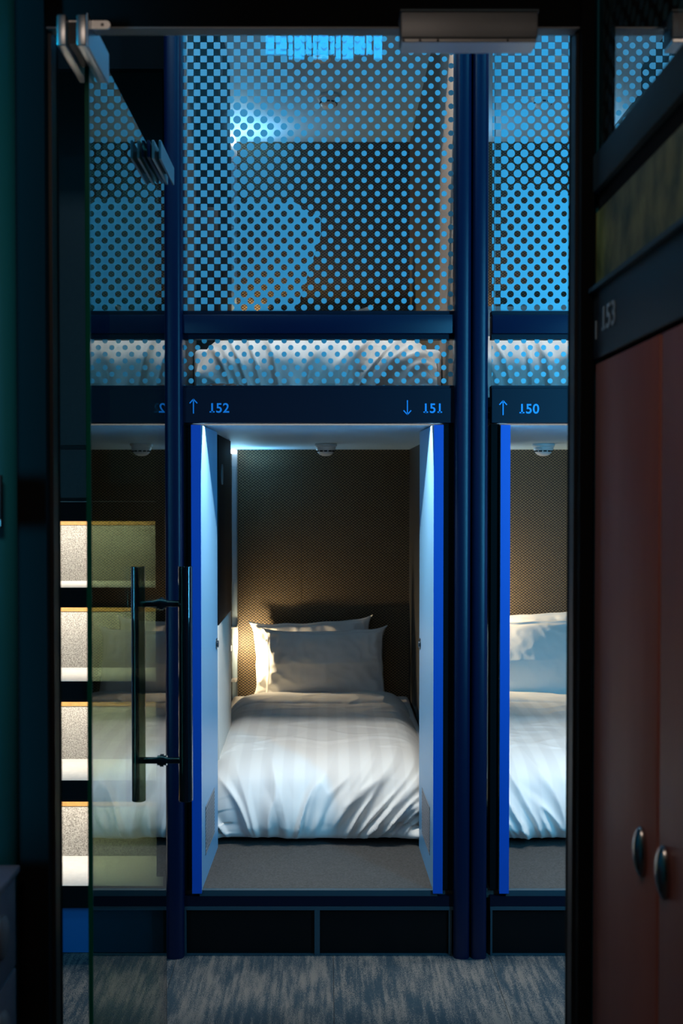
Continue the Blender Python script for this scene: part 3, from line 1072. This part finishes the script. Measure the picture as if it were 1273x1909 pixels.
tag(obj('duvet_gap_shade', bm, M['black'], smooth='all', loc=(-0.3, YP + 0.2, ZS + UP)), 'black sheet painted as the shaded gap under the duvet behind the glass of pod 152', 'dark patch')

# smoke detectors and ceiling discs
d0 = detector((X(607, 4.72), 4.72, ZC - 0.0005), 'white smoke detector on the ceiling of lower pod 151')
dup(d0, (X(607, 4.72) + PITCHX, 4.72, ZC - 0.0005), 'white smoke detector on the ceiling of the lower pod right of the double post')
dup(d0, (X(612, 4.78), 4.78, ZC + UP - 0.0005), 'white smoke detector on the ceiling of the upper pod left of the double post')
dup(d0, (X(612, 4.78) + PITCHX - 0.01, 4.78, ZC + UP - 0.0005), 'white smoke detector on the ceiling of the upper pod right of the double post')
r = root('ceiling_speaker', (X(597, 4.36), 4.36, ZC + UP), 'flat cream ceiling disc by the smoke detector, upper pod left of the double post', 'speaker', 'round discs on the upper pod ceilings')
lc = r.location.copy()
bm = bmesh.new()
lathe(bm, [(0.044, -0.001), (0.045, -0.005), (0.036, -0.008)], lc, n=36)
obj('rim', bm, M['cream'], r, True)
bm = bmesh.new()
lathe(bm, [(0.034, -0.0075), (0.034, -0.009), (0.02, -0.0105)], lc, n=36)
obj('grille', bm, M['cream'], r, True)
dup(r, (lc[0] + PITCHX, lc[1], lc[2]), 'flat cream ceiling disc by the smoke detector, upper pod right of the double post')

# ---------------------------------------------------------------- posts
def post_bm(x0, x1, y0, y1, zt=3.6):
    bm = bmesh.new()
    n = 10
    rad = (x1 - x0) / 2
    pts = []
    cx = (x0 + x1) / 2
    for i in range(n + 1):
        a = pi + pi * i / n
        ca, sa = cos(a), sin(a)
        pts.append((cx + rad * math.copysign(abs(ca) ** 0.6, ca), y0 + rad * 0.9 + rad * 0.9 * math.copysign(abs(sa) ** 0.8, sa)))
    pts += [(x1, y1), (x0, y1)]
    lo = [bm.verts.new((a, b, 0.003)) for a, b in pts]
    hi = [bm.verts.new((a, b, zt)) for a, b in pts]
    bm.faces.new(lo); bm.faces.new(hi)
    for i in range(len(pts)):
        bm.faces.new((lo[i], lo[(i + 1) % len(pts)], hi[(i + 1) % len(pts)], hi[i]))
    return bm


for k, (a, b, lab) in enumerate(((848, 878, 'left half of the navy double post between pods 151 and 150'),
                                 (880, 910, 'right half of the navy double post between pods 151 and 150'),
                                 (306, 340, 'single navy post left of pod 152, beside the stairs'))):
    o = obj('metal_post', post_bm(X(a, YP - .03), X(b, YP - .03), YP - 0.035, YP + 0.042), M['navy'], smooth=True, loc=(X(a, YP), YP, 0.0))
    tag(o, lab, 'post', 'navy metal posts of the pod row')

# ---------------------------------------------------------------- staircase on the left
st = root('staircase', (-1.0, 3.4, 0), 'steep carpeted stairs with lit steps behind the glass door', 'stairs')
xs0, xs1 = -1.35, X(304, YP + 0.3)
tr = [(0.235, 3.33, 3.609), (0.543, 3.436, 3.71), (0.851, 3.54, 3.84), (1.160, 3.65, 3.93), (1.467, 3.75, 4.02)]
tr = []
for fy, by_, Yf in ((1652, 1595, 3.33), (1455, 1415, 3.436), (1270, 1243, 3.54), (1095, 1083, 3.65), (935, 930, 3.75)):
    z = Z(fy, Yf)
    # depth at which the back line falls on this tread
    Yb = Yf
    while Yb < Yf + 0.34 and Z(by_, Yb) - z > 0 and True:
        Yb += 0.002
    while Yb < Yf + 0.34 and Z(by_, Yb) > z:
        Yb += 0.002
    tr.append([z, Yf, Yf + 0.28])
for i, (z, yf, yb) in enumerate(tr):
    xr = X(304, yf)
    t = obj('tread', bb((xs0, xr, yf + 0.006, yb, z - 0.012, z)), M['stair_tread'], st)
    obj('nosing', bb((xs0, xr, yf, yf + 0.02, z - 0.070, z - 0.0005)), M['black_matte'], t, label='black front edge')
    obj('underside_board', bb((xs0, xr, yf + 0.0205, yb, z - 0.030, z - 0.0125)), M['amber_wood_glow'], t)
    if i:
        zl = tr[i - 1][0]
        obj('riser', bb((xs0, X(304, yb) + .012, tr[i - 1][2] - 0.0, tr[i - 1][2] + 0.02, zl - 0.03, z - 0.0305)), M['stair_carpet'], st, label='speckled carpet riser')
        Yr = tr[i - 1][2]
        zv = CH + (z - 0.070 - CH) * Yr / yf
        obj('riser_glow', bb((xs0, X(304, yb) + .012, Yr - 0.006, Yr - 0.0002, zv - 0.014, z - 0.031)), M['amber_wood_glow'], st, label='amber strip painted as the LED glow under the nosing')  # LED glow below the nosing put in as an amber strip
        obj('led_strip', bb((xs0, xr, yf + 0.021, yf + 0.033, z - 0.037, z - 0.031)), M['led_warm'], t)
        area('step_light', ((xs0 + xr) / 2, yf + 0.05, z - 0.045), xr - xs0, 2.3, (1.0, 0.93, 0.80), (radians(34), 0, 0), sy=0.012, spread=165)
z0 = Z(1692, YP)
obj('base_riser', bb((xs0, X(304, YP), YP + 0.012, YP + 0.03, 0.006, z0)), M['blue_paint'], st, label='plain blue bottom riser')
obj('stringer', bb((X(306, 3.6), X(306, 3.6) + 0.025, YP + 0.085, 4.3, 0.006, 1.65)), M['black_matte'], st)
# grab strap hanging on the right of the flight
cu = bpy.data.curves.new('grab_strap', 'CURVE')
cu.dimensions = '3D'
sp = cu.splines.new('BEZIER')
pp = [W(308, 968, 3.42), W(303, 1040, 3.42), W(299, 1100, 3.42), W(299, 1156, 3.42), W(312, 1156, 3.42), W(312, 1126, 3.42)]
sp.bezier_points.add(len(pp) - 1)
for b_, q in zip(sp.bezier_points, pp):
    b_.co = q
    b_.handle_left_type = b_.handle_right_type = 'VECTOR'
cu.bevel_depth = 0.005
tmp = bpy.data.objects.new('tmp', cu)
C.objects.link(tmp)
me = bpy.data.meshes.new_from_object(tmp.evaluated_get(bpy.context.evaluated_depsgraph_get()))
C.objects.unlink(tmp)
bpy.data.objects.remove(tmp)
me.materials.append(M['black_matte'])
o = bpy.data.objects.new('grab_rail', me)
C.objects.link(o)
o.parent = st
o.location = -Vector(st.location)

# dark panelling above and around the stairs
struct('wall_stairwell', bb((-1.45, -1.37, YP, 5.5, 0, 3.9), (-1.37, -0.54, 4.40, 4.46, 0, 3.9)), M['dark_panel'], 'dark wall round the stairs')
for q, (a, b, c, d) in enumerate(((100, 162, 838, 928), (100, 162, 130, 830), (205, 306, 132, 900))):
    Yq = 3.80
    o = struct('trim_%d' % (5 + q), bb((X(a, Yq) - (0.1 if q < 2 else 0), X(b, Yq), Yq, Yq + 0.02, Z(d, Yq), Z(c, Yq)), b=0.002), M['dark_panel'], 'dark brown panel above the stairs')
struct('trim_8', bb((X(205, 3.8) - .9, -0.528, YP + 0.09, YP + 0.12, Z(130, YP + .1), 3.89)), M['black_matte'], 'black bulkhead over the stairs')

# corridor lamps' bodies and the lit sign above the doorway on the corridor side
for x, y in ((1.25, 2.15), (-0.75, 2.3)):
    r = root('ceiling_lamp', (x, y, 3.9), 'square blue-lit lamp on the corridor ceiling ' + ('to the right' if x > 0 else 'to the left'), 'lamp')
    obj('housing', bb((x - .27, x + .27, y - .17, y + .17, 3.872, 3.8995), b=0.004), M['grey_metal'], r)
    obj('diffuser', bb((x - .25, x + .25, y - .15, y + .15, 3.864, 3.872)), M['lamp_lens'], r)
for x, z0, z1 in ((1.35, 0.95, 2.55), (-1.35, 0.45, 2.35)):
    r = root('wall_light', (x, 1.86, z0), 'tall blue light column on the corridor wall ' + ('right of the door' if x > 0 else 'left of the door, unseen and added'), 'lamp')
    obj('housing', bb((x - .07, x + .07, 1.861, 1.915, z0 - .02, z1 + .02), b=0.004), M['grey_metal'], r)
    obj('diffuser', bb((x - .045, x + .045, 1.9151, 1.93, z0, z1)), M['lamp_lens'], r)
sx0, sx1 = -0.28, 0.25
sg = root('light_box', (0, 1.9, 3.5), 'blue backlit sign box high on the wall above the glass door', 'sign')
obj('box_body', bb((sx0 - .02, sx1 + .02, 1.861, 1.90, 3.46, 3.60), b=0.003), M['black'], sg)
bm = bmesh.new()
xx = sx0
random.seed(5)
while xx < sx1 - 0.02:
    w_ = random.uniform(0.018, 0.05)
    box(bm, xx, min(sx1, xx + w_), 1.9005, 1.908, 3.47 + random.choice((0, 0, .02)), 3.59 - random.choice((0, 0, .02)))
    xx += w_ + random.uniform(0.002, 0.010)
obj('lit_face', bm, M['sign_lit'], sg)

# ---------------------------------------------------------------- lockers on the right
LX = 0.455
ZLT = Z(676, 1.80)
def locker(y0, y1, hy, hz, label, k):
    r = root('locker', (LX + 0.2, (y0 + y1) / 2, 0), label, 'locker', 'dark red lockers')
    obj('body', bb((LX + 0.020, LX + 0.45, y0 + 0.001, y1 - 0.001, 0.006, ZLT - 0.004)), M['black_matte'], r)
    dr = obj('door', bb((LX, LX + 0.018, y0 + 0.002, y1 - 0.002, 0.08, ZLT - 0.006), b=0.002), M['red'], r, True)
    bm = bmesh.new()
    bmesh.ops.create_uvsphere(bm, u_segments=24, v_segments=16, radius=1.0)
    bm.transform(Matrix.Translation((LX - 0.004, hy, hz)) @ Matrix.Rotation(radians(-4), 4, 'X') @ Matrix.Diagonal((0.012, 0.017, 0.036, 1)))
    hd = obj('handle', bm, M['handle_steel'], dr, True, label='oval steel turn handle')
    bm = bmesh.new()
    bmesh.ops.create_uvsphere(bm, u_segments=20, v_segments=12, radius=1.0)
    bm.transform(Matrix.Translation((LX - 0.011, hy, hz - 0.005)) @ Matrix.Diagonal((0.008, 0.011, 0.026, 1)))
    return r


locker(1.427, 1.772, 1.486, Z(1587, 1.486), 'dark red locker next to the black door frame', 0)
locker(1.072, 1.421, 1.384, Z(1626, 1.384), 'dark red locker cut by the right picture edge', 1)
locker(0.717, 1.066, 1.005, 0.99, 'dark red locker just past the right picture edge, second from the camera', 2)
locker(0.362, 0.711, 0.425, 0.99, 'dark red locker nearest the camera, past the right picture edge', 3)
# header band with a number, mounted over the lockers
hb = root('locker_header', (LX + 0.1, 1.4, ZLT), 'black header board with a small pale number over the red lockers', 'header board')
zt = Z(543, 1.75)
bd = obj('board', bb((LX - 0.004, LX + 0.06, 0.30, 1.773, ZLT + 0.001, zt), b=0.002), M['black'], hb, True)
obj('top_edge', bb((LX - 0.012, LX + 0.06, 0.30, 1.773, zt + 0.0005, zt + 0.008)), M['grey_frame'], hb)
text(bd, '153', 0, 0, 0.040, 0, M['letter_grey'], (pi / 2, 0, -pi / 2), (LX - 0.0052, 1.715, Z(617, 1.715) + 0.0))
bm = bb((LX - 0.0055, LX - 0.0042, 1.748, 1.7515, Z(632, 1.75), Z(598, 1.75)))
obj('arrow_mark', bm, M['letter_grey'], bd)
# olive panel
z1 = Z(382, 1.724)
obj_ = root('film_panel', (LX + 0.1, 1.4, zt), 'olive green marbled panel above the locker header', 'panel')
obj('board', bb((LX, LX + 0.05, 0.30, 1.773, zt + 0.009, z1 - 0.001)), M['olive'], obj_)
z2, z3 = Z(342, 1.714), Z(270, 1.714)
bn = root('shelf_beam', (LX + 0.1, 1.4, z1), 'black ledge beam between the olive panel and the dotted glass', 'beam')
obj('lower_groove', bb((LX + 0.004, LX + 0.06, 0.30, 1.773, z1, z2)), M['black_matte'], bn)
obj('face_board', bb((LX - 0.006, LX + 0.06, 0.30, 1.773, z2 + 0.0005, z3), b=0.002), mat('dark_teal_paint', (0.012, 0.022, 0.024), 0.6, bump=0.05, scale=100), bn, True)
gp = root('glass_panel', (LX + 0.02, 1.4, z3), 'dot-printed glass panel above the lockers reflecting the blue doorway', 'glass panel')
obj('pane', bb((LX + 0.004, LX + 0.012, 0.30, 1.773, z3 + 0.001, 2.85)), M['print_side'], gp)
obj('backing', bb((LX + 0.05, LX + 0.06, 0.30, 1.773, z3 + 0.001, 2.85)), M['black_matte'], gp)

# ---------------------------------------------------------------- low cabinet at the left and wall switch
CX = -0.519
zct = Z(1612, 1.74)
cb = root('low_cabinet', (CX - 0.2, 1.5, 0), 'low purple-grey cabinet cut by the left picture edge', 'cabinet')
obj('body', bb((CX - 0.42, CX - 0.018, 1.15, 1.738, 0.006, zct - 0.012)), M['purple_grey'], cb)
obj('top_board', bb((CX - 0.43, CX + 0.002, 1.14, 1.741, zct - 0.0115, zct), b=0.002), M['purple_grey'], cb, True)
for q in range(2):
    za = zct - 0.015 - q * 0.155
    dq = obj('drawer', bb((CX - 0.0175, CX - 0.003, 1.16, 1.731, za - 0.15, za), b=0.002), M['purple_grey'], cb, True)
    bm = bmesh.new()
    bmesh.ops.create_uvsphere(bm, u_segments=24, v_segments=14, radius=1.0)
    bm.transform(Matrix.Translation((CX - 0.003, 1.655, za - 0.072)) @ Matrix.Diagonal((0.010, 0.030, 0.036, 1)))
    obj('cup_pull', bm, M['grey_metal'], dq, True)
sw = root('wall_switch', (X(-18, 1.74), 1.75, 1.5), 'dark wall switch plate at the far left edge of the teal wall', 'switch')
obj('plate', bb((X(-50, 1.74), X(2.5, 1.74), 1.738, 1.75, Z(985, 1.74), Z(885, 1.74)), b=0.002), M['plastic_dark'], sw, True)
obj('indicator', bb((X(-6, 1.74), X(2, 1.74), 1.7365, 1.7382, Z(980, 1.74), Z(968, 1.74))), M['plastic'], sw)
